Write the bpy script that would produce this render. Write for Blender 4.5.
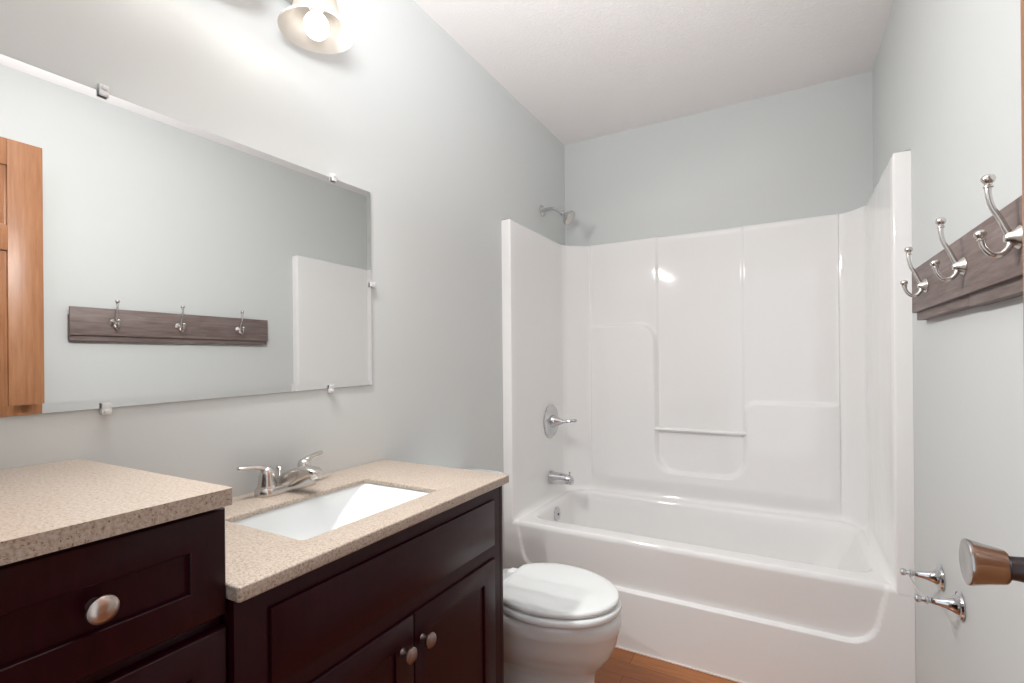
import bpy, bmesh, math, random
from mathutils import Vector, Matrix
import numpy as np

for o in list(bpy.data.objects):
    bpy.data.objects.remove(o)
SC = bpy.context.scene
COL = SC.collection
PI = math.pi
random.seed(7)

# ------------------------------------------------------------------ camera
W, D, H = 1.524, 2.763, 2.513          # room width, back wall, ceiling
YF, ZS, FK = 1.994, 1.869, 0.048       # front of the tub unit, top of its walls, flange width
CAM = Vector((1.169, 0.0, 1.203))
th, ro, F_PX, CY = 0.51088, -0.0088, 488.81, 360.67
fw = Vector((-math.sin(th), math.cos(th), 0))
rt = Vector((math.cos(th), math.sin(th), 0))
up = Vector((0, 0, 1))
rt2 = rt * math.cos(ro) + up * math.sin(ro)
up2 = -rt * math.sin(ro) + up * math.cos(ro)
cd = bpy.data.cameras.new('camera')
cam = bpy.data.objects.new('camera', cd)
COL.objects.link(cam)
M = Matrix((rt2, up2, -fw)).transposed().to_4x4()
M.translation = CAM
cam.matrix_world = M
cd.sensor_fit = 'HORIZONTAL'
cd.sensor_width = 36
cd.lens = F_PX / 1024 * 36
cd.shift_y = (CY - 341.5) / 1024
cd.clip_start = 0.02
SC.camera = cam

# ------------------------------------------------------------------ light
wd = bpy.data.worlds.new('world')
SC.world = wd
wd.use_nodes = True
bg = wd.node_tree.nodes['Background']
bg.inputs[0].default_value = (0.92, 1.0, 1.08, 1)
bg.inputs[1].default_value = 1.1

def area(name, loc, target, sx, sy, power, color=(1, 1, 1)):
    l = bpy.data.lights.new(name, 'AREA')
    l.shape = 'RECTANGLE'; l.size = sx; l.size_y = sy
    l.energy = power; l.color = color
    o = bpy.data.objects.new(name, l); COL.objects.link(o)
    o.location = loc
    o.rotation_euler = (Vector(target) - Vector(loc)).to_track_quat('-Z', 'Y').to_euler()
    return o
fl = area('bounced_flash', (1.0, 0.12, 1.66), (0.66, 0.80, 2.5), 0.30, 0.30, 15, (0.985, 1.0, 1.015))
fl.data.spread = math.radians(95)

BULB_STRENGTH = 8.0
LAMP_WATTS = 35.0
vs = SC.view_settings
vs.view_transform = 'Standard'
vs.look = 'None'
vs.gamma = 1.0
vs.use_curve_mapping = False
vs.exposure = 0.07
SC.cycles.max_bounces = 16
SC.cycles.diffuse_bounces = 8
SC.cycles.glossy_bounces = 8
SC.cycles.caustics_reflective = False
SC.cycles.caustics_refractive = False
SC.cycles.sample_clamp_indirect = 6.0

# ------------------------------------------------------------------ materials
def mat(name, col, rough=0.5, metal=0.0, **kw):
    m = bpy.data.materials.new(name); m.use_nodes = True
    b = m.node_tree.nodes['Principled BSDF']
    b.inputs['Base Color'].default_value = (*col, 1)
    b.inputs['Roughness'].default_value = rough
    b.inputs['Metallic'].default_value = metal
    for k, v in kw.items():
        b.inputs[k.replace('_', ' ')].default_value = v
    return m

def nd(m, t, **kw):
    n = m.node_tree.nodes.new(t)
    for k, v in kw.items():
        if hasattr(n, k): setattr(n, k, v)
        else: n.inputs[k].default_value = v
    return n

def ln(m, a, b):
    m.node_tree.links.new(a, b)

def bsdf(m): return m.node_tree.nodes['Principled BSDF']

def coords(m, scale=(1, 1, 1), rot=(0, 0, 0)):
    tc = nd(m, 'ShaderNodeTexCoord'); mp = nd(m, 'ShaderNodeMapping')
    mp.inputs['Scale'].default_value = scale
    mp.inputs['Rotation'].default_value = rot
    ln(m, tc.outputs['Object'], mp.inputs['Vector'])
    return mp.outputs['Vector']

def ramp(m, fac, stops):
    r = nd(m, 'ShaderNodeValToRGB')
    el = r.color_ramp.elements
    while len(el) < len(stops): el.new(0.5)
    for e, (p, c) in zip(el, stops):
        e.position = p; e.color = (*c, 1)
    ln(m, fac, r.inputs['Fac'])
    return r.outputs['Color']

def bump(m, height, strength, dist=0.002):
    b = nd(m, 'ShaderNodeBump'); b.inputs['Strength'].default_value = strength
    b.inputs['Distance'].default_value = dist
    ln(m, height, b.inputs['Height']); ln(m, b.outputs['Normal'], bsdf(m).inputs['Normal'])

def noise(m, vec, scale, detail=4, rough=0.5):
    n = nd(m, 'ShaderNodeTexNoise'); n.inputs['Scale'].default_value = scale
    n.inputs['Detail'].default_value = detail; n.inputs['Roughness'].default_value = rough
    ln(m, vec, n.inputs['Vector'])
    return n.outputs['Fac']

M_WALL = mat('wall_paint', (0.592, 0.612, 0.608), 0.55)
bump(M_WALL, noise(M_WALL, coords(M_WALL), 160, 2), 0.12, 0.001)
M_CEIL = mat('ceiling_paint', (0.80, 0.77, 0.765), 0.8)
bump(M_CEIL, noise(M_CEIL, coords(M_CEIL), 90, 5, 0.65), 0.5, 0.003)
M_TUB = mat('gelcoat', (0.812, 0.806, 0.800), 0.055)
bump(M_TUB, noise(M_TUB, coords(M_TUB), 7, 1), 0.09, 0.012)
M_PORC = mat('porcelain', (0.69, 0.71, 0.712), 0.05)
bsdf(M_PORC).inputs['IOR'].default_value = 1.6
bsdf(M_PORC).inputs['Coat Weight'].default_value = 0.5
M_SEAT = mat('seat_enamel', (0.75, 0.775, 0.775), 0.14)
M_CHROME = mat('chrome', (0.62, 0.62, 0.635), 0.05, 1.0)
M_NICKEL = mat('brushed_nickel', (0.66, 0.63, 0.60), 0.24, 1.0)
M_BRONZE = mat('aged_nickel', (0.50, 0.42, 0.38), 0.30, 1.0)
M_PEWTER = mat('antique_pewter', (0.42, 0.40, 0.385), 0.20, 1.0)
M_OLDBRONZE = mat('dark_bronze', (0.30, 0.225, 0.21), 0.34, 1.0)
M_DARKMET = mat('dark_steel', (0.10, 0.10, 0.11), 0.35, 1.0)
M_MIRROR = mat('mirror_silver', (0.84, 0.845, 0.84), 0.0, 1.0)
M_BULB = mat('bulb_glass', (1, 1, 1), 0.4)
bsdf(M_BULB).inputs['Emission Color'].default_value = (1.0, 0.92, 0.84, 1)
bsdf(M_BULB).inputs['Emission Strength'].default_value = BULB_STRENGTH
M_CLIP = mat('clear_plastic', (0.85, 0.86, 0.86), 0.35, 0.0, IOR=1.45)
bsdf(M_CLIP).inputs['Transmission Weight'].default_value = 0.25
M_CAULK = mat('caulk', (0.78, 0.70, 0.65), 0.6)
M_BLACK = mat('shadow_gap', (0.01, 0.008, 0.008), 0.7)
M_TRIM = mat('painted_trim', (0.80, 0.79, 0.78), 0.4)

# frosted glass of the lamp shades
M_SHADE = bpy.data.materials.new('frosted_glass'); M_SHADE.use_nodes = True
nt = M_SHADE.node_tree; nt.nodes.remove(nt.nodes['Principled BSDF'])
_d = nt.nodes.new('ShaderNodeBsdfDiffuse'); _d.inputs['Color'].default_value = (0.42, 0.40, 0.375, 1)
_t = nt.nodes.new('ShaderNodeBsdfTranslucent'); _t.inputs['Color'].default_value = (0.95, 0.91, 0.86, 1)
_g = nt.nodes.new('ShaderNodeBsdfGlossy'); _g.inputs['Roughness'].default_value = 0.25
_m1 = nt.nodes.new('ShaderNodeMixShader'); _m1.inputs[0].default_value = 0.5
_m2 = nt.nodes.new('ShaderNodeMixShader'); _m2.inputs[0].default_value = 0.06
nt.links.new(_d.outputs[0], _m1.inputs[1]); nt.links.new(_t.outputs[0], _m1.inputs[2])
nt.links.new(_m1.outputs[0], _m2.inputs[1]); nt.links.new(_g.outputs[0], _m2.inputs[2])
nt.links.new(_m2.outputs[0], nt.nodes['Material Output'].inputs[0])

# speckled solid-surface counter
M_COUNTER = mat('speckled_stone', (0.6, 0.48, 0.37), 0.32)
_v = coords(M_COUNTER)
_c1 = ramp(M_COUNTER, noise(M_COUNTER, _v, 210, 3, 0.7), [(0.30, (0.25, 0.170, 0.118)), (0.47, (0.40, 0.33, 0.27)), (0.66, (0.49, 0.43, 0.375))])
_vo = nd(M_COUNTER, 'ShaderNodeTexVoronoi'); _vo.inputs['Scale'].default_value = 190
ln(M_COUNTER, _v, _vo.inputs['Vector'])
_sp = ramp(M_COUNTER, noise(M_COUNTER, _v, 330, 2, 0.6), [(0.32, (1, 1, 1)), (0.38, (0, 0, 0))])
_mx = nd(M_COUNTER, 'ShaderNodeMix', data_type='RGBA')
ln(M_COUNTER, _sp, _mx.inputs['Factor']); ln(M_COUNTER, _c1, _mx.inputs['A'])
_mx.inputs['B'].default_value = (0.17, 0.10, 0.06, 1)
ln(M_COUNTER, _mx.outputs['Result'], bsdf(M_COUNTER).inputs['Base Color'])

def wood(name, stops, scale, rough, stretch, big=3.0, bumpy=0.15):
    m = mat(name, stops[1][1], rough)
    v = coords(m, stretch)
    n1 = noise(m, v, scale, 6, 0.6)
    c = ramp(m, n1, stops)
    ln(m, c, bsdf(m).inputs['Base Color'])
    bump(m, n1, bumpy, 0.001)
    return m
M_CAB = wood('dark_cherry', [(0.25, (0.015, 0.0011, 0.0034)), (0.5, (0.0205, 0.0016, 0.0048)), (0.8, (0.029, 0.0028, 0.0070))], 14, 0.30, (6, 6, 0.6), bumpy=0.03)
bsdf(M_CAB).inputs['Specular IOR Level'].default_value = 0.22
M_OAK = wood('oak', [(0.25, (0.25, 0.100, 0.040)), (0.5, (0.335, 0.148, 0.066)), (0.75, (0.40, 0.192, 0.093))], 12, 0.35, (7, 7, 0.45), bumpy=0.1)
M_BOARD = wood('weathered_board', [(0.2, (0.085, 0.058, 0.052)), (0.45, (0.16, 0.118, 0.108)), (0.62, (0.20, 0.155, 0.145)), (0.85, (0.33, 0.29, 0.28))], 16, 0.55, (6, 0.55, 7), bumpy=0.4)

# plank floor (boards run across the room)
M_FLOOR = mat('plank_floor', (0.3, 0.13, 0.05), 0.30)
_v = coords(M_FLOOR)
_b = nd(M_FLOOR, 'ShaderNodeTexBrick')
_b.offset = 0.37; _b.offset_frequency = 2
for k, val in (('Scale', 1.0), ('Brick Width', 0.62), ('Row Height', 0.083), ('Mortar Size', 0.0012), ('Mortar Smooth', 0.1), ('Bias', 0.0)):
    _b.inputs[k].default_value = val
_b.inputs['Color1'].default_value = (0.42, 0.165, 0.055, 1)
_b.inputs['Color2'].default_value = (0.32, 0.112, 0.035, 1)
_b.inputs['Mortar'].default_value = (0.12, 0.045, 0.018, 1)
ln(M_FLOOR, _v, _b.inputs['Vector'])
_n = noise(M_FLOOR, coords(M_FLOOR, (1.2, 16, 1)), 6, 6, 0.6)
_c = ramp(M_FLOOR, _n, [(0.25, (0.62, 0.58, 0.55)), (0.7, (1.12, 1.1, 1.08))])
_mx = nd(M_FLOOR, 'ShaderNodeMix', data_type='RGBA', blend_type='MULTIPLY'); _mx.inputs['Factor'].default_value = 0.8
ln(M_FLOOR, _b.outputs['Color'], _mx.inputs['A']); ln(M_FLOOR, _c, _mx.inputs['B'])
ln(M_FLOOR, _mx.outputs['Result'], bsdf(M_FLOOR).inputs['Base Color'])

# ------------------------------------------------------------------ helpers
def V(*a): return Vector(a)

def world_loc(o):
    p = Vector((0, 0, 0))
    while o is not None:
        p = p + o.location; o = o.parent
    return p

def obj(name, bm, m, parent=None, loc=None, smooth=True, sharp=35, recalc=True, label=None):
    """link a bmesh given in world coordinates as ONE object"""
    if recalc: bmesh.ops.recalc_face_normals(bm, faces=bm.faces)
    base = world_loc(parent) if parent is not None else Vector((0, 0, 0))
    if loc is not None: base = Vector(loc)
    bmesh.ops.translate(bm, verts=bm.verts, vec=-base)
    me = bpy.data.meshes.new(name); bm.to_mesh(me); bm.free()
    me.materials.append(m)
    if smooth:
        me.polygons.foreach_set('use_smooth', [True] * len(me.polygons))
        me.set_sharp_from_angle(angle=math.radians(sharp))
    o = bpy.data.objects.new(name, me); COL.objects.link(o)
    if parent is not None: o.parent = parent
    elif loc is not None: o.location = base
    if label: o['label'] = label
    return o

def tag(o, label, cat, group=None):
    o['label'] = label; o['category'] = cat
    if group: o['group'] = group
    return o

def thing(name, loc, label, cat, group=None):
    o = bpy.data.objects.new(name, None); COL.objects.link(o)
    o.location = loc; o.empty_display_size = 0.05
    return tag(o, label, cat, group)

def struct(name, bm, m, parent=None, **kw):
    o = obj(name, bm, m, parent, **kw); o['kind'] = 'structure'; return o

def bx(bm, x0, x1, y0, y1, z0, z1, bev=0.0, seg=2):
    t = bmesh.new()
    bmesh.ops.create_cube(t, size=1)
    for v in t.verts:
        v.co = V(x0 + (v.co.x + .5) * (x1 - x0), y0 + (v.co.y + .5) * (y1 - y0), z0 + (v.co.z + .5) * (z1 - z0))
    if bev > 0:
        bmesh.ops.bevel(t, geom=list(t.edges), offset=bev, segments=seg, profile=0.5, affect='EDGES')
    merge(bm, t)
    return bm

def merge(bm, t):
    me = bpy.data.meshes.new('tmp'); t.to_mesh(me); t.free()
    bm.from_mesh(me); bpy.data.meshes.remove(me)

def box(*a, **k): return bx(bmesh.new(), *a, **k)

def loft(bm, rings, cap0=True, cap1=True, closed=True):
    vr = [[bm.verts.new(p) for p in r] for r in rings]
    n = len(vr[0])
    for a, b in zip(vr, vr[1:]):
        for i in range(n if closed else n - 1):
            j = (i + 1) % n
            bm.faces.new((a[i], a[j], b[j], b[i]))
    if cap0: bm.faces.new(list(reversed(vr[0])))
    if cap1: bm.faces.new(vr[-1])
    return bm

def frame_of(d):
    d = d.normalized()
    a = V(0, 0, 1) if abs(d.z) < 0.9 else V(0, 1, 0)
    u = a.cross(d).normalized(); w = d.cross(u).normalized()
    return u, w

def lathe(bm, origin, axis, prof, n=40, cap0=True, cap1=True):
    o = Vector(origin); d = Vector(axis).normalized(); u, w = frame_of(d)
    rings = [[o + d * h + (u * math.cos(2 * PI * i / n) + w * math.sin(2 * PI * i / n)) * max(r, 1e-5) for i in range(n)] for r, h in prof]
    return loft(bm, rings, cap0, cap1)

def catmull(pts, per=8):
    P = [Vector(p) for p in pts]
    P = [P[0] * 2 - P[1]] + P + [P[-1] * 2 - P[-2]]
    out = []
    for i in range(1, len(P) - 2):
        for k in range(per):
            t = k / per
            a, b, c, d = P[i - 1], P[i], P[i + 1], P[i + 2]
            out.append(0.5 * ((2 * b) + (c - a) * t + (2 * a - 5 * b + 4 * c - d) * t * t + (3 * b - a - 3 * c + d) * t ** 3))
    out.append(P[-2]); return out

def tube(bm, pts, radii, n=16, per=8, flat=1.0):
    """pts controls; radii per control; smooth sweep with round ends"""
    path = catmull(pts, per)
    rr = [r[0] for r in catmull([(r, 0, 0) for r in radii], per)]
    u = None; rings = []
    for i, p in enumerate(path):
        t = (path[min(i + 1, len(path) - 1)] - path[max(i - 1, 0)]).normalized()
        if u is None: u, w = frame_of(t)
        else:
            u = (u - t * u.dot(t)).normalized(); w = t.cross(u)
        rings.append([p + (u * math.cos(2 * PI * k / n) + w * math.sin(2 * PI * k / n) * flat) * rr[i] for k in range(n)])
    def dome(c, ring, t, r):
        return [[c + (q - c) * math.cos(a) + t * r * math.sin(a) for q in ring] for a in (0.5, 1.0, 1.4)]
    t0 = (path[0] - path[1]).normalized(); t1 = (path[-1] - path[-2]).normalized()
    rings = list(reversed(dome(path[0], rings[0], t0, rr[0]))) + rings + dome(path[-1], rings[-1], t1, rr[-1])
    return loft(bm, rings)

def sphere(bm, c, r, sx=1, sy=1, sz=1):
    t = bmesh.new(); bmesh.ops.create_uvsphere(t, u_segments=28, v_segments=16, radius=r)
    for v in t.verts: v.co = V(v.co.x * sx + c[0], v.co.y * sy + c[1], v.co.z * sz + c[2])
    merge(bm, t); return bm

def rrect(x0, x1, y0, y1, r, z, n=12):
    out = []
    for cx, cy, a0 in ((x1 - r, y1 - r, 0), (x0 + r, y1 - r, PI / 2), (x0 + r, y0 + r, PI), (x1 - r, y0 + r, 1.5 * PI)):
        for k in range(n + 1):
            a = a0 + (PI / 2) * k / n
            out.append(V(cx + r * math.cos(a), cy + r * math.sin(a), z))
    return out

def prism(bm, outline, axis, a, b, bev=0.0):
    """outline: 2D points; axis 0/1/2 the extrusion axis"""
    t = bmesh.new()
    def mk(p, h):
        q = list(p); q.insert(axis, h); return V(*q)
    loft(t, [[mk(p, a) for p in outline], [mk(p, b) for p in outline]])
    if bev: bmesh.ops.bevel(t, geom=list(t.edges), offset=bev, segments=2, profile=0.5, affect='EDGES')
    merge(bm, t); return bm

# ------------------------------------------------------------------ room shell
WF = 0.03     # inner face of the wall holding the doorway
struct('floor', box(-0.1, W + 0.1, -1.4, D + 0.1, -0.06, 0.0), M_FLOOR, smooth=False)
struct('ceiling', box(-0.1, W + 0.1, -0.1, D + 0.1, H, H + 0.08), M_CEIL, smooth=False)
struct('wall_left', box(-0.1, 0, -0.1, D, 0, H), M_WALL, smooth=False)
struct('wall_right', box(W, W + 0.1, -0.1, D, 0, H), M_WALL, smooth=False)
struct('wall_back', box(-0.1, W + 0.1, D, D + 0.1, 0, H), M_WALL, smooth=False)
b = bmesh.new()
DX0, DX1, DZ = 0.66, 1.445, 2.075     # doorway
bx(b, 0, DX0, -0.09, WF, 0, H); bx(b, DX1, W, -0.09, WF, 0, H); bx(b, DX0, DX1, -0.09, WF, DZ, H)
struct('wall_front', b, M_WALL, smooth=False)
b = bmesh.new()                       # casing round the doorway, hall side
bx(b, DX0 - 0.06, DX0, -0.106, -0.09, 0, DZ + 0.06, 0.003); bx(b, DX1, DX1 + 0.06, -0.106, -0.09, 0, DZ + 0.06, 0.003)
bx(b, DX0, DX1, -0.106, -0.09, DZ, DZ + 0.06, 0.003)
struct('trim_1', b, M_OAK)
b = bmesh.new(); bx(b, 0.0, W, YF - 0.006, YF - 0.0005, 0, 0.007, 0.002)
struct('trim_2', b, M_CAULK)

# ------------------------------------------------------------------ oak door, open against the right wall
DXF, DXB = 1.409, 1.444
DY0, DY1, DTOP = 0.07, 0.785, 2.063
b = bmesh.new()
zr = [(0.012, 0.235), (0.86, 0.99), (1.638, 1.733), (1.962, DTOP)]     # rails
bx(b, DXF, DXB, DY0, DY0 + 0.102, 0.012, DTOP, 0.0015); bx(b, DXF, DXB, DY1 - 0.102, DY1, 0.012, DTOP, 0.0015)
ymid = (DY0 + DY1) / 2
for z0, z1 in zr: bx(b, DXF, DXB, DY0 + 0.102, DY1 - 0.102, z0, z1, 0.0015)
for (z0, z1) in ((0.235, 0.86), (0.99, 1.638), (1.733, 1.962)):
    bx(b, DXF, DXB, ymid - 0.05, ymid + 0.05, z0, z1, 0.0015)
    for y0, y1 in ((DY0 + 0.102, ymid - 0.05), (ymid + 0.05, DY1 - 0.102)):
        bx(b, DXF + 0.013, DXB - 0.013, y0, y1, z0, z1)
        e = 0.03                       # raised field
        t = bmesh.new()
        loft(t, [[V(DXF + 0.013, y0 + .006, z0 + .006), V(DXF + 0.013, y1 - .006, z0 + .006), V(DXF + 0.013, y1 - .006, z1 - .006), V(DXF + 0.013, y0 + .006, z1 - .006)],
                 [V(DXF + 0.004, y0 + e, z0 + e), V(DXF + 0.004, y1 - e, z0 + e), V(DXF + 0.004, y1 - e, z1 - e), V(DXF + 0.004, y0 + e, z1 - e)]])
        merge(b, t)
door = struct('door_1', b, M_OAK, loc=(DXF, DY0, 0.012))
KY, KZ = 0.724, 0.974
def door_knob(sgn, x, wall_side=False):
    b = bmesh.new()
    L = 0.068
    lathe(b, (x, KY, KZ), (sgn, 0, 0), [(0.0, 0.0), (0.031, 0.0), (0.032, 0.004), (0.026, 0.009), (0.014, 0.012), (0.0125, 0.026), (0.0125, 0.0335)], cap0=False)
    k = obj('door_knob', b, M_DARKMET, door)
    b = bmesh.new()
    lathe(b, (x, KY, KZ), (sgn, 0, 0), [(0.010, 0.0325), (0.0165, 0.033), (0.0180, 0.0345), (0.0188, 0.0375), (0.0212, 0.050), (0.0243, 0.0615), (0.0250, 0.0645), (0.0244, 0.0665), (0.021, 0.0672), (0.010, 0.0658), (0.0, 0.0655)], n=48, cap1=False)
    obj('knob_grip', b, M_PEWTER, k, label='pewter tapered knob grip')
door_knob(-1, DXF)
b = box(DXF + 0.005, DXB - 0.005, DY1 - 0.0005, DY1 + 0.0012, KZ - 0.028, KZ + 0.028, 0.0005)
obj('latch_plate', b, M_NICKEL, door)

# ------------------------------------------------------------------ one-piece tub and shower unit
unit = thing('bathtub_shower_unit', (W / 2, D, 0), 'white glossy one-piece bathtub with moulded shower walls across the far end', 'bathtub')
ZR = 0.453                                   # rim height
YB = 2.712                                   # plane of the back panel
def plan_path():
    pts = [V(FK, YF + 0.006), V(FK, 2.615), V(0.168, YB), V(1.405, YB), V(W - FK, 2.615), V(W - FK, YF + 0.006)]
    out = [pts[0]]
    for i in range(1, 5):                    # fillet each corner
        a, c, e = pts[i - 1], pts[i], pts[i + 1]
        d0 = (a - c).normalized(); d1 = (e - c).normalized()
        ang = math.acos(max(-1, min(1, d0.dot(d1)))); r = 0.065
        tl = r / math.tan(ang / 2)
        cen = c + (d0 + d1).normalized() * (r / math.sin(ang / 2))
        s = c + d0 * tl; t = c + d1 * tl
        a0 = math.atan2(s.y - cen.y, s.x - cen.x); a1 = math.atan2(t.y - cen.y, t.x - cen.x)
        da = (a1 - a0 + PI) % (2 * PI) - PI
        for k in range(9):
            q = a0 + da * k / 8; out.append(V(cen.x + r * math.cos(q), cen.y + r * math.sin(q)))
    out.append(pts[-1])
    return out
def V2(p): return Vector((p[0], p[1]))
flange = [(0.0003, YF), (0.002, YF), (0.004, YF), (FK - 0.0062, YF), (FK - 0.0045, YF + 0.0003), (FK - 0.0018, YF + 0.0018), (FK - 0.0003, YF + 0.0045)]
path0 = [V2(p) for p in flange + [(q.x, q.y) for q in plan_path()] + [(W - x, y) for x, y in reversed(flange[3:])] + [(W - 0.006, YF), (W - 0.0003, YF)]]
# resample: fine along the back, coarse along the sides
samp = []
for a, c in zip(path0, path0[1:]):
    L = (c - a).length
    back = a.y > YB - 0.004 and c.y > YB - 0.004
    step = 0.0055 if back else 0.05
    k = max(1, int(math.ceil(L / step)))
    for i in range(k): samp.append(a.lerp(c, i / k))
samp.append(path0[-1])
nrm = []
for i, p in enumerate(samp):
    t = (samp[min(i + 1, len(samp) - 1)] - samp[max(i - 1, 0)]).normalized()
    nrm.append(Vector((t.y, -t.x)))          # into the tub
def sstep(a, c, x):
    t = max(0.0, min(1.0, (x - a) / (c - a))); return t * t * (3 - 2 * t)
def sd_box(x, z, x1, z1, r):                 # block filling x<x1, z<z1 with a rounded top corner
    qx, qz = x - (x1 - r), z - (z1 - r)
    return min(max(qx, qz), 0) + math.hypot(max(qx, 0), max(qz, 0)) - r
def smin(a, c, k):
    h = max(k - abs(a - c), 0) / k
    return min(a, c) - h * h * k * 0.25
def relief(x, z, onback, y=3.0):
    h = 0.0
    if onback:
        dl = sd_box(x, z, 0.556, 1.402, 0.105)
        dr = sd_box(-x, z, -0.984, 0.990, 0.06)
        db = z - 0.598
        d = smin(smin(dl, db, 0.13), smin(dr, db, 0.13), 0.02)
        edge = sstep(0.16, 0.30, x) * (1 - sstep(1.33, 1.41, x))   # ledges run out into the corners
        blk = (1 - sstep(-0.014, 0.005, d)) * edge
        h += 0.032 * blk * (0.3 + 0.7 * sstep(0.462, 0.56, z))
        h += 0.009 * (1 - blk) * (1 - sstep(0.556, 0.564, x) * (1 - sstep(0.978, 0.986, x))) * sstep(0.50, 0.58, z)
    fz = z - ZR
    if fz < 0.03 and y > YF + 0.006: h += sstep(YF + 0.006, YF + 0.03, y) * 0.022 * (1 - math.sqrt(max(0, 1 - (1 - max(fz, 0) / 0.03) ** 2)))
    return h
zl = [ZR - 0.021] + [ZR + 0.03 * (1 - math.cos(k / 7 * PI / 2)) for k in range(8)]
zl += list(np.arange(ZR + 0.036, 1.44, 0.0056)) + list(np.arange(1.45, ZS - 0.011, 0.03))
zl += [ZS - 0.010]
b = bmesh.new(); grid = []
for z in zl:
    row = []
    for p, n in zip(samp, nrm):
        onb = abs(n.y + 1) < 0.02 and 0.12 < p.x < 1.45
        q = p + n * relief(p.x, z, onb, p.y)
        row.append(b.verts.new((q.x, q.y, z)))
    grid.append(row)
def outer(p):                                # nearest point on the alcove walls
    c = [(p.x, Vector((0.0004, p.y))), (W - p.x, Vector((W - 0.0004, p.y))), (D - p.y, Vector((p.x, D - 0.0004)))]
    return min(c, key=lambda t: t[0])[1]
out2 = []
for p in samp:
    if p.x < 0.168 and p.y > 2.615:          # corner: slide along towards the alcove corner
        t = (p - V2((FK, 2.615))).length / 0.155; o2 = Vector((0.0004, D - 0.0004)) if 0.2 < t < 0.8 else outer(p)
    elif p.x > 1.405 and p.y > 2.615:
        t = (p - V2((1.405, YB))).length / 0.12; o2 = Vector((W - 0.0004, D - 0.0004)) if 0.2 < t < 0.8 else outer(p)
    else: o2 = outer(p)
    out2.append(o2)
for dn, z in ((0.001, ZS - 0.005), (0.004, ZS - 0.001), (0.010, ZS)):
    grid.append([b.verts.new(((p - n * dn + n * relief(p.x, 1.8, abs(n.y + 1) < 0.02 and 0.12 < p.x < 1.45)).x, (p - n * dn + n * relief(p.x, 1.8, abs(n.y + 1) < 0.02 and 0.12 < p.x < 1.45)).y, z)) for p, n in zip(samp, nrm)])
grid.append([b.verts.new((o2.x, o2.y, ZS)) for o2 in out2])
for r0, r1 in zip(grid, grid[1:]):
    for i in range(len(r0) - 1): b.faces.new((r0[i], r0[i + 1], r1[i + 1], r1[i]))
obj('shower_walls', b, M_TUB, unit, sharp=50, recalc=False)

# tub: rim, basin and moulded apron in one mesh
b = bmesh.new()
def basin(x0, x1, y0, y1, r, z): return rrect(x0, x1, y0, y1, r, z)
Rr = 0.020
rings = [basin(0.030, W - 0.030, YF + Rr, 2.735, 0.01, ZR),
         basin(0.076, 1.458, 2.076, 2.686, 0.09, ZR),
         basin(0.083, 1.451, 2.083, 2.680, 0.09, ZR - 0.0010),
         basin(0.092, 1.442, 2.092, 2.672, 0.088, ZR - 0.0045),
         basin(0.099, 1.434, 2.099, 2.666, 0.086, ZR - 0.0115),
         basin(0.104, 1.428, 2.104, 2.662, 0.085, ZR - 0.022),
         basin(0.108, 1.414, 2.108, 2.658, 0.085, ZR - 0.055),
         basin(0.118, 1.330, 2.125, 2.645, 0.09, 0.20),
         basin(0.135, 1.270, 2.142, 2.630, 0.10, 0.125),
         basin(0.155, 1.235, 2.160, 2.612, 0.10, 0.095),
         basin(0.185, 1.195, 2.190, 2.582, 0.09, 0.082)]
loft(b, rings, cap0=False, cap1=True)
def sd_recess(x, z):
    # rounded trapezoid open at the top
    xl = 0.066 + (ZR - z) * 0.20; xr_ = 1.458 - (ZR - z) * 0.20
    zb = 0.240
    r = 0.075
    def corner(u, w):                        # u,w >0 inside distances to side and bottom
        if u < r and w < r: return r - math.hypot(r - u, r - w)
        return min(u, w)
    return min(corner(x - xl, z - zb), corner(xr_ - x, z - zb))
def apron_y(x, z):
    d = sd_recess(x, z)
    depth = 0.005 + 0.017 * min(1, max(0, (ZR - z) / 0.21))
    return YF + depth * sstep(0.0, 0.006, d)
xs = sorted(set([0.0005] + [round(v, 4) for v in np.arange(0.006, 0.20, 0.005)] + [round(v, 4) for v in np.arange(0.20, 1.32, 0.02)] + [round(v, 4) for v in np.arange(1.32, W - 0.003, 0.005)] + [W - 0.0005]))
rows = []
for k in range(7):                           # rounded rim edge
    a = k / 6 * PI / 2
    rows.append(('r', YF + Rr - Rr * math.sin(a), ZR - Rr + Rr * math.cos(a)))
for z in np.arange(ZR - Rr - 0.006, 0.225, -0.003): rows.append(('a', 0, z))
for z in (0.17, 0.12, 0.06, 0.03, 0.0): rows.append(('a', 0, z))
vr = []
for kind, y, z in rows:
    r = []
    for x in xs:
        if kind == 'r':
            w = sstep(YF + Rr, YF, y)
            yy = y + (apron_y(x, ZR - Rr - .001) - YF) * w
        else: yy = apron_y(x, z)
        r.append(b.verts.new((x, yy, z)))
    vr.append(r)
for r0, r1 in zip(vr, vr[1:]):
    for i in range(len(r0) - 1): b.faces.new((r0[i], r1[i], r1[i + 1], r0[i + 1]))
obj('tub', b, M_TUB, unit, sharp=60, recalc=False)

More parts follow.
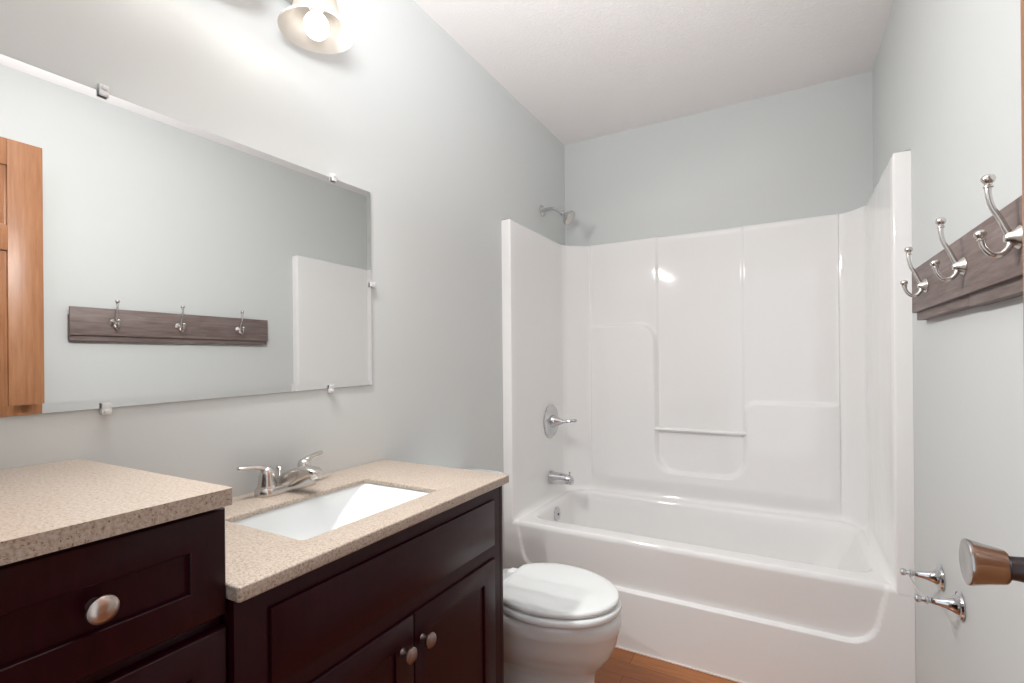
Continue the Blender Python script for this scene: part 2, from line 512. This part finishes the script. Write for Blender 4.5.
# towel bar moulded across the recess
b = bmesh.new()
tube(b, [(0.552, YB - 0.022, 0.829), (0.70, YB - 0.022, 0.829), (0.85, YB - 0.022, 0.829), (0.990, YB - 0.022, 0.829)], [0.0085] * 4)
obj('towel_bar', b, M_TUB, unit)
b = bmesh.new()                              # overflow plate
lathe(b, (0.1045, 2.363, 0.392), (1, 0, 0.1), [(0.0, 0), (0.037, 0.0), (0.038, 0.004), (0.034, 0.009), (0.020, 0.012), (0.0, 0.0125)], cap0=False, cap1=False)
ov = obj('overflow_plate', b, M_CHROME, unit, label='round chrome overflow plate')
b = bmesh.new(); lathe(b, (0.1165, 2.363, 0.392), (1, 0, 0.1), [(0.0, 0), (0.006, 0.0), (0.006, 0.003), (0.0, 0.004)], n=16, cap0=False, cap1=False)
obj('screw', b, M_DARKMET, ov)
b = bmesh.new(); lathe(b, (0.30, 2.385, 0.0825), (0, 0, 1), [(0.035, 0), (0.036, 0.002), (0.025, 0.004), (0.0, 0.004)], cap1=False)
obj('drain', b, M_CHROME, unit)

# ------------------------------------------------------------------ tub spout, valve, shower head
sp = thing('tub_spout', (FK, 2.4187, 0.566), 'chrome tub spout with diverter pin on the left shower wall above the overflow', 'spout')
b = bmesh.new()
secs = [(0.0005, .035, -.035, .035), (0.006, .035, -.035, .035), (0.03, .032, -.032, .033), (0.06, .029, -.029, .031), (0.09, .026, -.027, .028), (0.114, .024, -.028, .024), (0.126, .020, -.026, .017), (0.131, .013, -.019, .007)]
rings = []
for dx, hw, zb, zt in secs:
    rings.append([V(FK + dx, 2.4187 + hw * math.cos(a), 0.566 + (zt + zb) / 2 + (zt - zb) / 2 * math.sin(a)) for a in [2 * PI * k / 32 for k in range(32)]])
loft(b, rings)
obj('spout_body', b, M_CHROME, sp)
b = bmesh.new(); lathe(b, (FK + 0.112, 2.4187, 0.588), (0, 0, 1), [(0.0035, 0), (0.0035, 0.012), (0.006, 0.013), (0.006, 0.018), (0.003, 0.020), (0, 0.020)], n=20, cap1=False)
obj('diverter_pin', b, M_CHROME, sp)

va = thing('shower_valve', (FK, 2.425, 0.872), 'round chrome shower valve with lever handle on the left shower wall', 'shower valve')
b = bmesh.new()
lathe(b, (FK + .0004, 2.425, 0.872), (1, 0, 0), [(0.0, 0), (0.090, 0), (0.091, 0.003), (0.086, 0.008), (0.070, 0.011), (0.040, 0.015), (0.0, 0.016)], n=56, cap0=False, cap1=False)
obj('escutcheon', b, M_CHROME, va)
b = bmesh.new()
lathe(b, (FK + 0.014, 2.425, 0.872), (1, 0, 0), [(0.036, 0), (0.035, 0.010), (0.029, 0.020), (0.022, 0.036), (0.014, 0.050), (0.010, 0.060)], cap1=True)
tube(b, [(FK + 0.062, 2.425, 0.872), (FK + 0.085, 2.432, 0.873), (FK + 0.115, 2.440, 0.876), (FK + 0.135, 2.445, 0.879)], [0.0105, 0.0075, 0.0075, 0.009])
obj('lever_handle', b, M_CHROME, va)

sh = thing('overhead_shower', (0, 2.44, 2.030), 'chrome shower head on a bent arm from the left wall above the tub', 'shower head')
b = bmesh.new(); lathe(b, (0.0004, 2.44, 2.030), (1, 0, 0), [(0, 0), (0.031, 0), (0.031, 0.003), (0.026, 0.009), (0.013, 0.013), (0, 0.013)], cap0=False, cap1=False)
obj('flange', b, M_CHROME, sh)
b = bmesh.new()
tube(b, [(0.004, 2.44, 2.030), (0.035, 2.44, 2.0325), (0.065, 2.44, 2.031), (0.090, 2.44, 2.019), (0.120, 2.44, 1.996)], [0.0098] * 5)
obj('shower_arm', b, M_CHROME, sh)
b = bmesh.new()
ax = V(0.80, 0, -0.60).normalized()
lathe(b, V(0.114, 2.44, 2.0005), ax, [(0.0, -0.002), (0.0135, 0), (0.0145, 0.010), (0.012, 0.014), (0.015, 0.018), (0.016, 0.026), (0.023, 0.032), (0.037, 0.048), (0.041, 0.055), (0.0415, 0.065), (0.039, 0.068), (0.035, 0.067)], cap0=False, cap1=False)
hd = obj('spray_head', b, M_CHROME, sh)
b = bmesh.new()
lathe(b, V(0.114, 2.44, 2.0005), ax, [(0.0355, 0.060), (0.0355, 0.0665), (0.012, 0.0675), (0.0, 0.0675)], cap1=False)
obj('spray_face', b, M_NICKEL, hd)

# ------------------------------------------------------------------ toilet
TY = 1.500
to = thing('toilet', (0.30, TY, 0), 'white porcelain toilet with closed lid between dark vanity and bathtub', 'toilet')
def egg(xb, xf, hw, z, n=72, sq=2.0, split=0.46, cut=0.0):
    """egg outline, blunt at the back; cy=TY"""
    xc = xb + (xf - xb) * split
    out = []
    for k in range(n):
        a = 2 * PI * k / n
        c, s = math.cos(a), math.sin(a)
        if c >= 0: x = xc + (xf - xc) * c; y = hw * s
        else:
            e = 2 / sq
            x = xc - (xc - xb) * abs(c) ** e; y = hw * (1 if s >= 0 else -1) * abs(s) ** e
        out.append(V(max(x, cut), TY + y, z))
    return out
b = bmesh.new()
R_ = [egg(0.10, 0.640, 0.110, 0.0, sq=4), egg(0.10, 0.638, 0.110, 0.02, sq=4), egg(0.11, 0.628, 0.096, 0.035, sq=4), egg(0.11, 0.622, 0.088, 0.10, sq=3.6),
      egg(0.11, 0.622, 0.088, 0.165, sq=3.4), egg(0.12, 0.625, 0.092, 0.192, sq=3.2), egg(0.12, 0.637, 0.105, 0.210, sq=3.2), egg(0.13, 0.660, 0.128, 0.238, sq=3), egg(0.14, 0.681, 0.149, 0.270, sq=2.8), egg(0.15, 0.695, 0.162, 0.305, sq=2.8),
      egg(0.15, 0.701, 0.168, 0.335, sq=2.8), egg(0.15, 0.706, 0.173, 0.344, sq=2.8), egg(0.15, 0.709, 0.177, 0.356, sq=2.8), egg(0.15, 0.709, 0.179, 0.380, sq=2.8), egg(0.15, 0.705, 0.176, 0.393, sq=2.8), egg(0.155, 0.692, 0.166, 0.3985, sq=2.8)]
loft(b, R_)
bx(b, 0.03, 0.25, TY - 0.115, TY + 0.115, 0.30, 0.397, 0.025, 4)
obj('bowl', b, M_PORC, to, sharp=50)
for s in (-1, 1):
    b = bmesh.new(); lathe(b, (0.36, TY + s * 0.098, 0.018), (0, s * 0.35, 1), [(0.014, 0), (0.014, 0.008), (0.010, 0.017), (0.0, 0.020)], n=20, cap1=False)
    obj('bolt_cap', b, M_PORC, to)
def slab(xb, xf, hw, z0, z1, e, cut, dome=0.0):
    b = bmesh.new()
    def rg(f, z): return egg(xb + f, xf - f, hw - f, z, cut=cut + f)
    rs = [rg(e, z0), rg(e * .3, z0 + e * .3), rg(0, z0 + e), rg(0, z1 - e), rg(e * .3, z1 - e * .3), rg(e, z1)]
    if dome:
        for f, dz in ((0.03, .35), (0.07, .7), (0.12, 1.0)): rs.append(rg(f, z1 + dome * dz))
    return loft(b, rs)
obj('seat', slab(0.275, 0.7085, 0.187, 0.4025, 0.4245, 0.007, 0.315), M_SEAT, to, sharp=50)
lid = obj('lid', slab(0.272, 0.7005, 0.181, 0.4285, 0.4455, 0.0065, 0.308, 0.003), M_SEAT, to, sharp=50)
for s in (-1, 1):
    obj('lid_hinge', box(0.272, 0.318, TY + s * 0.066 - 0.020, TY + s * 0.066 + 0.020, 0.399, 0.436, 0.007, 3), M_SEAT, lid)
b = bmesh.new()
loft(b, [rrect(0.022, 0.182, TY - 0.150, TY + 0.150, 0.03, 0.3975), rrect(0.02, 0.186, TY - 0.160, TY + 0.160, 0.032, 0.44), rrect(0.018, 0.190, TY - 0.175, TY + 0.175, 0.035, 0.731)])
tank = obj('tank', b, M_PORC, to, sharp=50)
b = bmesh.new()
loft(b, [rrect(0.014, 0.195, TY - 0.182, TY + 0.182, 0.035, 0.7315), rrect(0.012, 0.200, TY - 0.186, TY + 0.186, 0.036, 0.738), rrect(0.012, 0.200, TY - 0.186, TY + 0.186, 0.036, 0.752), rrect(0.016, 0.196, TY - 0.182, TY + 0.182, 0.034, 0.759), rrect(0.026, 0.186, TY - 0.172, TY + 0.172, 0.03, 0.762)])
obj('tank_lid', b, M_PORC, to, sharp=50)
b = bmesh.new(); lathe(b, (0.1885, TY - 0.12, 0.69), (1, 0, 0), [(0.012, 0), (0.012, 0.012), (0.008, 0.016)], n=20)
tube(b, [(0.201, TY - 0.12, 0.69), (0.206, TY - 0.09, 0.687), (0.208, TY - 0.05, 0.682)], [0.006, 0.006, 0.0075])
obj('flush_lever', b, M_CHROME, tank)

# ------------------------------------------------------------------ vanity
VX, VY0, VY1 = 0.4635, 0.422, 1.196
ZC = 0.880
def shaker(xb, xf, y0, y1, z0, z1, fr, rec, bev=0.0025):
    b = bmesh.new()
    def rg(i, x): return [V(x, y0 + i, z0 + i), V(x, y1 - i, z0 + i), V(x, y1 - i, z1 - i), V(x, y0 + i, z1 - i)]
    return loft(b, [rg(0, xb), rg(0, xf - bev), rg(bev * .35, xf - bev * .35), rg(bev, xf), rg(fr - 0.001, xf), rg(fr, xf - 0.001), rg(fr + .0005, xf - rec)])
def cab_knob(parent, x, y, z, m=M_BRONZE):
    b = bmesh.new()
    lathe(b, (x, y, z), (1, 0, 0), [(0.0, 0.0), (0.0085, 0.0), (0.0075, 0.003), (0.0058, 0.008), (0.0058, 0.013), (0.009, 0.017), (0.0150, 0.0195), (0.0165, 0.0225), (0.0160, 0.0255), (0.0125, 0.029), (0.007, 0.031), (0.0, 0.0316)], cap0=False, cap1=False)
    return obj('knob', b, m, parent)
vc = thing('vanity_cabinet', (VX, (VY0 + VY1) / 2, 0), 'low dark cherry vanity cabinet with two doors under the sink', 'vanity cabinet')
b = bmesh.new()
bx(b, 0.003, VX, VY0, VY0 + 0.018, 0.0, ZC - 0.0235); bx(b, 0.003, VX, VY1 - 0.018, VY1, 0.0, ZC - 0.0235, 0.001)
bx(b, 0.003, VX - 0.002, VY0 + .018, VY1 - .018, 0.10, 0.118); bx(b, 0.003, 0.012, VY0 + .018, VY1 - .018, 0.118, ZC - 0.0235)
bx(b, VX - 0.075, VX - 0.06, VY0 + .018, VY1 - .018, 0.0, 0.10)
# face frame
bx(b, VX - 0.02, VX, VY0 + .018, VY0 + 0.06, 0.10, ZC - 0.0235); bx(b, VX - 0.02, VX, VY1 - 0.053, VY1 - .018, 0.10, ZC - 0.0235)
bx(b, VX - 0.02, VX, VY0 + .06, VY1 - .053, 0.81, ZC - 0.0235); bx(b, VX - 0.02, VX, VY0 + .06, VY1 - .053, 0.65, 0.71); bx(b, VX - 0.02, VX, VY0 + .06, VY1 - .053, 0.10, 0.14)
obj('carcass', b, M_CAB, vc, smooth=True)
XF_ = 0.470
obj('face_panel', box(VX + .0005, XF_, 0.477, 1.143, 0.699, 0.8225, 0.0022), M_CAB, vc)
for y0, y1, ky in ((0.477, 0.8075, 0.772), (0.8105, 1.143, 0.835)):
    d = obj('door', shaker(VX + .0005, XF_, y0, y1, 0.12, 0.663, 0.054, 0.0065), M_CAB, vc)
    cab_knob(d, XF_, ky, 0.599, M_OLDBRONZE)

ct = bmesh.new()
# vanity counter with the sink cut-out: outer ring to inner ring, extruded
SX0, SX1, SY0, SY1 = 0.150, 0.401, 0.588, 0.984
def ring_slab(bm, outer, inner, z0, z1):
    o1 = [bm.verts.new((p.x, p.y, z1)) for p in outer]; i1 = [bm.verts.new((p.x, p.y, z1)) for p in inner]
    o0 = [bm.verts.new((p.x, p.y, z0)) for p in outer]; i0 = [bm.verts.new((p.x, p.y, z1 - 0.011)) for p in inner]
    c = sum(inner, Vector()) / len(inner)
    wide = [(p.x + math.copysign(0.018, p.x - c.x), p.y + math.copysign(0.018, p.y - c.y)) for p in inner]
    j0 = [bm.verts.new((x, y, z1 - 0.011)) for x, y in wide]; k0 = [bm.verts.new((x, y, z0)) for x, y in wide]
    n = len(outer)
    for k in range(n):
        j = (k + 1) % n
        for a, b_ in ((o1, i1), (i1, i0), (i0, j0), (j0, k0), (k0, o0), (o0, o1)):
            bm.faces.new((a[k], a[j], b_[j], b_[k]))
    ed = [e for e in bm.edges if (e.verts[0] in o1 and e.verts[1] in o1) or (e.verts[0] in i1 and e.verts[1] in i1) or (e.verts[0] in o0 and e.verts[1] in o0)]
    bmesh.ops.bevel(bm, geom=ed, offset=0.0035, segments=3, profile=0.5, affect='EDGES')
ring_slab(ct, rrect(0.0008, 0.482, 0.4180, 1.207, 0.006, 0), rrect(SX0, SX1, SY0, SY1, 0.011, 0), ZC - 0.023, ZC)
o = obj('vanity_countertop', ct, M_COUNTER, loc=(0.24, 0.81, ZC - 0.023), sharp=50)
tag(o, 'speckled beige countertop with a sink cut-out on the lower vanity', 'countertop')

# undermount sink: vertical back, long ramp rising to the right
b = bmesh.new()
def sring(x0, x1, y0, y1, r, z): return rrect(x0, x1, y0, y1, r, z)
zt = ZC - 0.0115
loft(b, [sring(SX0 - 0.008, SX1 + 0.008, SY0 - 0.008, SY1 + 0.008, 0.019, zt - 0.0014), sring(SX0 - 0.006, SX1 + 0.006, SY0 - 0.006, SY1 + 0.006, 0.017, zt),
         sring(SX0 - 0.003, SX1 + 0.003, SY0 - 0.003, SY1 + 0.003, 0.014, zt), sring(SX0 - 0.001, SX1 + 0.001, SY0 - 0.001, SY1 + 0.001, 0.013, zt - 0.003),
         sring(SX0 + 0.001, SX1 - 0.001, SY0 + 0.003, SY1 - 0.012, 0.018, zt - 0.010), sring(SX0 + 0.003, SX1 - 0.003, SY0 + 0.010, SY1 - 0.048, 0.018, zt - 0.033),
         sring(SX0 + 0.006, SX1 - 0.006, SY0 + 0.020, SY1 - 0.086, 0.020, zt - 0.064), sring(SX0 + 0.010, SX1 - 0.010, SY0 + 0.032, SY1 - 0.118, 0.026, zt - 0.094),
         sring(SX0 + 0.018, SX1 - 0.018, SY0 + 0.046, SY1 - 0.140, 0.03, zt - 0.110), sring(SX0 + 0.035, SX1 - 0.035, SY0 + 0.068, SY1 - 0.160, 0.03, zt - 0.116)], cap0=False)
sk = obj('sink', b, M_PORC, loc=((SX0 + SX1) / 2, (SY0 + SY1) / 2, zt - 0.116), sharp=30)
tag(sk, 'white rectangular undermount sink with a sloped end set into the vanity counter', 'sink')
b = bmesh.new(); lathe(b, ((SX0 + SX1) / 2, 0.75, zt - 0.1158), (0, 0, 1), [(0.022, 0), (0.022, 0.002), (0.014, 0.003), (0.0, 0.003)], cap1=False)
obj('sink_drain', b, M_CHROME, sk)

# faucet
FY, FX = 0.803, 0.058
fa = thing('faucet', (FX, FY, ZC), 'brushed nickel two-handle centerset faucet behind the vanity sink', 'faucet')
b = bmesh.new()
def stad(hx, hy, z, dz=0): return rrect(FX - hx, FX + hx, FY - hy, FY + hy, hx * 0.98, z)
loft(b, [stad(0.0285, 0.081, ZC + .0005), stad(0.029, 0.0815, ZC + .004), stad(0.028, 0.0805, ZC + 0.013), stad(0.0245, 0.077, ZC + 0.019), stad(0.019, 0.072, ZC + 0.021)])
obj('base_plate', b, M_NICKEL, fa)
b = bmesh.new()
rings = []
for x, hw, zb, zt_ in ((0.036, 0.020, 0.012, 0.024), (0.046, 0.0228, 0.006, 0.034), (0.065, 0.0225, 0.006, 0.046), (0.085, 0.0212, 0.011, 0.0555), (0.105, 0.0198, 0.020, 0.0625), (0.125, 0.0188, 0.030, 0.0665), (0.145, 0.0182, 0.0385, 0.0675), (0.162, 0.0175, 0.0435, 0.0665), (0.173, 0.0150, 0.046, 0.0630), (0.179, 0.0090, 0.049, 0.058)):
    rg = []
    for k in range(32):
        a = 2 * PI * k / 32; c, s = math.cos(a), math.sin(a)
        e = 0.48
        rg.append(V(x, FY + hw * math.copysign(abs(c) ** e, c), ZC + (zb + zt_) / 2 + (zt_ - zb) / 2 * math.copysign(abs(s) ** e, s)))
    rings.append(rg)
loft(b, rings)
lathe(b, (0.160, FY, ZC + 0.046), (0.25, 0, -1), [(0.0105, -0.004), (0.0105, 0.006), (0.0085, 0.008)], n=24)
obj('spout', b, M_NICKEL, fa, sharp=45)
for s in (-1, 1):
    hy = FY + s * 0.053
    b = bmesh.new()
    lathe(b, (FX, hy, ZC + 0.019), (0, 0, 1), [(0.0225, 0), (0.0228, 0.002), (0.0216, 0.008), (0.0198, 0.020), (0.0175, 0.034), (0.0150, 0.044), (0.009, 0.0495), (0.0, 0.051)], cap1=False)
    hn = obj('handle', b, M_NICKEL, fa)
    b = bmesh.new()
    tube(b, [(FX, hy - s * 0.006, ZC + 0.058), (FX - 0.002, hy + s * 0.010, ZC + 0.067), (FX - 0.005, hy + s * 0.032, ZC + 0.0725), (FX - 0.009, hy + s * 0.050, ZC + 0.0735), (FX - 0.011, hy + s * 0.059, ZC + 0.074)],
         [0.0110, 0.0110, 0.0082, 0.0095, 0.0095], flat=0.6)
    obj('lever', b, M_NICKEL, hn)
b = bmesh.new(); lathe(b, (0.030, FY, ZC + 0.02), (0, 0, 1), [(0.003, 0), (0.003, 0.025), (0.0065, 0.028), (0.0075, 0.036), (0.006, 0.038), (0, 0.038)], n=20, cap1=False)
obj('lift_rod', b, M_NICKEL, fa)

# ------------------------------------------------------------------ taller drawer cabinet on the left
TY0, TY1, ZT = 0.105, 0.4175, 1.025
dc = thing('drawer_cabinet', (0.44, (TY0 + TY1) / 2, 0), 'taller dark cherry drawer cabinet at the left edge beside the vanity', 'drawer cabinet')
b = bmesh.new()
bx(b, 0.003, 0.437, TY0, TY1, 0.09, ZT - 0.0245, 0.001); bx(b, 0.003, 0.37, TY0 + .002, TY1 - .002, 0.0, 0.09)
obj('carcass', b, M_CAB, dc)
for z0, z1 in ((0.8375, 0.992), (0.50, 0.8195), (0.10, 0.482)):
    d = obj('drawer', shaker(0.4375, 0.456, TY0 + .001, TY1 - .001, z0, z1, 0.049, 0.008, 0.003), M_CAB, dc)
    cab_knob(d, 0.448, 0.263, (z0 + z1) / 2 + 0.002)
b = bmesh.new()
t = bmesh.new()
def slant(ring): return [V(p.x, p.y + 0.0085 * p.x / 0.478 if p.y > 0.3 else p.y, p.z) for p in ring]
loft(t, [slant(rrect(0.0008, 0.478, 0.090, 0.4060, 0.004, ZT - 0.024)), slant(rrect(0.0008, 0.478, 0.090, 0.4060, 0.004, ZT))])
ed = [e for e in t.edges if abs(e.verts[0].co.z - e.verts[1].co.z) < 1e-6]
bmesh.ops.bevel(t, geom=ed, offset=0.003, segments=3, profile=0.5, affect='EDGES')
merge(b, t)
o = obj('cabinet_countertop', b, M_COUNTER, loc=(0.24, 0.25, ZT - 0.024), sharp=50)
tag(o, 'speckled beige countertop slab on the taller drawer cabinet at left', 'countertop')

# ------------------------------------------------------------------ mirror
MY0, MY1, MZ0, MZ1 = 0.06, 1.154, 1.1300, 1.7495
b = bmesh.new()
MTILT = 0.0180       # the mirror hangs slightly out of level
def mz(y): return -MTILT * (MY1 - y)
def mring(i, x): return [V(x, y, z + mz(y)) for y, z in ((MY0 + i, MZ0 + i), (MY1 - i, MZ0 + i), (MY1 - i, MZ1 - i), (MY0 + i, MZ1 - i))]
loft(b, [mring(0, 0.0008), mring(0, 0.0040), mring(0.018, 0.0048)])
mi = obj('mirror', b, M_MIRROR, loc=(0.0, (MY0 + MY1) / 2, MZ0), smooth=False)
tag(mi, 'large wall mirror with clear clips above sink and drawers', 'mirror')
def clip(y, z, dy, dz):
    b = bmesh.new()
    if dz:   # top or bottom clip
        s = dz
        bx(b, 0.0006, 0.011, y - 0.008, y + 0.008, min(z + s * 0.0005, z + s * 0.013), max(z + s * 0.0005, z + s * 0.013), 0.0012)
        bx(b, 0.0068, 0.011, y - 0.008, y + 0.008, min(z - s * 0.010, z + s * 0.001), max(z - s * 0.010, z + s * 0.001), 0.0012)
        lathe(b, (0.011, y, z + s * 0.007), (1, 0, 0), [(0.0045, 0), (0.004, 0.0015), (0, 0.002)], n=16, cap1=False)
    else:
        bx(b, 0.0006, 0.011, y + 0.0005, y + 0.013, z - 0.008, z + 0.008, 0.0012)
        bx(b, 0.0068, 0.011, y - 0.010, y + 0.001, z - 0.008, z + 0.008, 0.0012)
    return obj('mirror_clip', b, M_CLIP, mi)
clip(0.446, MZ1 + mz(0.446), 0, 1); clip(1.005, MZ1 + mz(1.005), 0, 1); clip(0.446, MZ0 + mz(0.446), 0, -1); clip(0.989, MZ0 + mz(0.989), 0, -1); clip(MY1, 1.452, 1, 0)

# ------------------------------------------------------------------ vanity light
vl = thing('vanity_light', (0, 0.607, 2.215), 'wall light bar with white frosted bell shades above the mirror', 'wall light')
obj('back_plate', box(0.0005, 0.030, 0.27, 0.945, 2.175, 2.255, 0.008, 3), M_NICKEL, vl)
for ly in (0.832, 0.607, 0.382):
    b = bmesh.new()
    tube(b, [(0.028, ly, 2.215), (0.08, ly, 2.232), (0.130, ly, 2.228), (0.15, ly, 2.19), (0.15, ly, 2.165)], [0.008] * 5)
    lathe(b, (0.15, ly, 2.175), (0, 0, -1), [(0.0, 0), (0.020, 0.0), (0.024, 0.008), (0.026, 0.030), (0.024, 0.034)], cap0=False)
    arm = obj('lamp_arm', b, M_NICKEL, vl)
    b = bmesh.new()
    prof = [(0.030, 0.115), (0.037, 0.105), (0.045, 0.082), (0.050, 0.058), (0.056, 0.036), (0.066, 0.018), (0.080, 0.006), (0.088, 0.0), (0.0885, 0.002), (0.0835, 0.0095), (0.069, 0.0215), (0.059, 0.038), (0.053, 0.059), (0.048, 0.083), (0.040, 0.107), (0.032, 0.118)]
    lathe(b, (0.15, ly, 2.03), (0, 0, 1), prof, n=56, cap0=False, cap1=False)
    obj('lamp_shade', b, M_SHADE, vl, sharp=60)
    b = bmesh.new()
    lathe(b, (0.15, ly, 2.014), (0, 0, 1), [(0.0, 0.0), (0.009, 0.0013), (0.018, 0.006), (0.025, 0.0135), (0.0292, 0.024), (0.030, 0.031), (0.0285, 0.041), (0.0235, 0.051), (0.0165, 0.058), (0.0140, 0.062)], n=32, cap0=False)
    obj('bulb', b, M_BULB, arm)
    b = bmesh.new(); lathe(b, (0.15, ly, 2.0755), (0, 0, 1), [(0.0142, 0), (0.0142, 0.012), (0.019, 0.014), (0.019, 0.066)], n=28)
    obj('socket', b, M_TRIM, arm)
    l = bpy.data.lights.new('bulb_light', 'SPOT')
    l.energy = LAMP_WATTS; l.color = (1.0, 0.985, 0.965); l.shadow_soft_size = 0.03
    l.spot_size = math.radians(168); l.spot_blend = 1.0
    lo = bpy.data.objects.new('bulb_light', l); COL.objects.link(lo)
    lo.location = (0.15, ly, 2.008)
    lo.rotation_euler = V(0.88, 0.44, -0.62).to_track_quat('-Z', 'Y').to_euler()

# ------------------------------------------------------------------ coat rail on the right wall
RY0, RY1 = 0.892, 1.800
cr = thing('coat_rail', (W, (RY0 + RY1) / 2, 1.31), 'weathered grey-brown wooden coat rail with three double hooks on the right wall', 'coat rail')
XB = 1.488
obj('front_board', box(XB, 1.4985, RY0, RY1, 1.330, 1.452, 0.0015), M_BOARD, cr)
b = box(1.4988, W - 0.0005, RY0 + 0.004, 1.338, 1.3065, 1.42, 0.001); bx(b, 1.4988, W - 0.0005, 1.3385, RY1 - 0.001, 1.3085, 1.42, 0.001)
obj('backing_board', b, M_BOARD, cr)
def hook(y):
    hz = 1.388
    b = bmesh.new()
    lathe(b, (XB, y, hz), (-1, 0, 0), [(0.0, 0.0), (0.0185, 0.0), (0.0185, 0.0025), (0.0165, 0.005), (0.0115, 0.010), (0.0085, 0.016), (0.006, 0.019), (0, 0.0195)], cap0=False, cap1=False, n=36)
    base = obj('coat_hook', b, M_NICKEL, cr)
    b = bmesh.new()          # long upper prong
    x = XB
    tube(b, [(x - 0.010, y, hz - 0.002), (x - 0.016, y, hz + 0.012), (x - 0.024, y, hz + 0.032), (x - 0.033, y, hz + 0.052), (x - 0.037, y, hz + 0.072), (x - 0.037, y, hz + 0.086)], [0.0055, 0.0048, 0.0044, 0.0042, 0.0042, 0.0045])
    lathe(b, (x - 0.037, y, hz + 0.082), (0, 0, 1), [(0.0045, 0), (0.0063, 0.001), (0.0063, 0.003), (0.0047, 0.0045), (0.0050, 0.007), (0.0075, 0.0095), (0.0090, 0.0130), (0.0090, 0.0160), (0.0072, 0.0195), (0.0040, 0.0212), (0, 0.0217)], n=24, cap1=False)
    obj('upper_prong', b, M_NICKEL, base)
    b = bmesh.new()          # short lower prong
    tube(b, [(x - 0.010, y, hz + 0.004), (x - 0.013, y, hz - 0.013), (x - 0.022, y, hz - 0.024), (x - 0.034, y, hz - 0.023), (x - 0.043, y, hz - 0.011), (x - 0.046, y, hz + 0.001)], [0.0055, 0.005, 0.0046, 0.0044, 0.0042, 0.0044])
    lathe(b, (x - 0.046, y, hz - 0.001), (-0.1, 0, 1), [(0.0045, 0), (0.0060, 0.001), (0.0060, 0.003), (0.0048, 0.0045), (0.0070, 0.007), (0.0082, 0.0100), (0.0082, 0.0130), (0.0064, 0.0160), (0.0035, 0.0175), (0, 0.0178)], n=24, cap1=False)
    obj('lower_prong', b, M_NICKEL, base)
    for dz in (-0.012, 0.012):
        b = bmesh.new(); lathe(b, (XB - 0.004, y + 0.011, hz + dz * 0.6), (-1, 0, 0), [(0.0, 0), (0.003, 0), (0.0028, 0.0015), (0, 0.002)], n=12, cap0=False, cap1=False)
        obj('screw', b, M_DARKMET, base)
for y in (1.624, 1.319, 1.047): hook(y)

# ------------------------------------------------------------------ toilet paper holder
tp = thing('paper_holder', (W, 1.595, 0.62), 'empty chrome two-post toilet paper holder low on the right wall', 'paper holder')
for y in (1.6785, 1.5104):
    b = bmesh.new()
    lathe(b, (W - 0.0005, y, 0.6195), (-1, 0, 0), [(0.0, 0), (0.031, 0.0), (0.032, 0.003), (0.030, 0.007), (0.022, 0.010), (0.0165, 0.018), (0.012, 0.030), (0.0085, 0.044), (0.0068, 0.056), (0.0068, 0.060), (0.0095, 0.062), (0.0095, 0.066), (0.0062, 0.068), (0.0055, 0.074), (0.0085, 0.077), (0.0095, 0.081), (0.0085, 0.085), (0.005, 0.0875), (0, 0.088)], cap0=False, cap1=False)
    obj('post', b, M_CHROME, tp)
b = bmesh.new(); tube(b, [(W - 0.0715, 1.516, 0.6195), (W - 0.0715, 1.56, 0.6195), (W - 0.0715, 1.63, 0.6195), (W - 0.0715, 1.673, 0.6195)], [0.0015] * 4, n=8)
obj('roller_rod', b, M_NICKEL, tp)
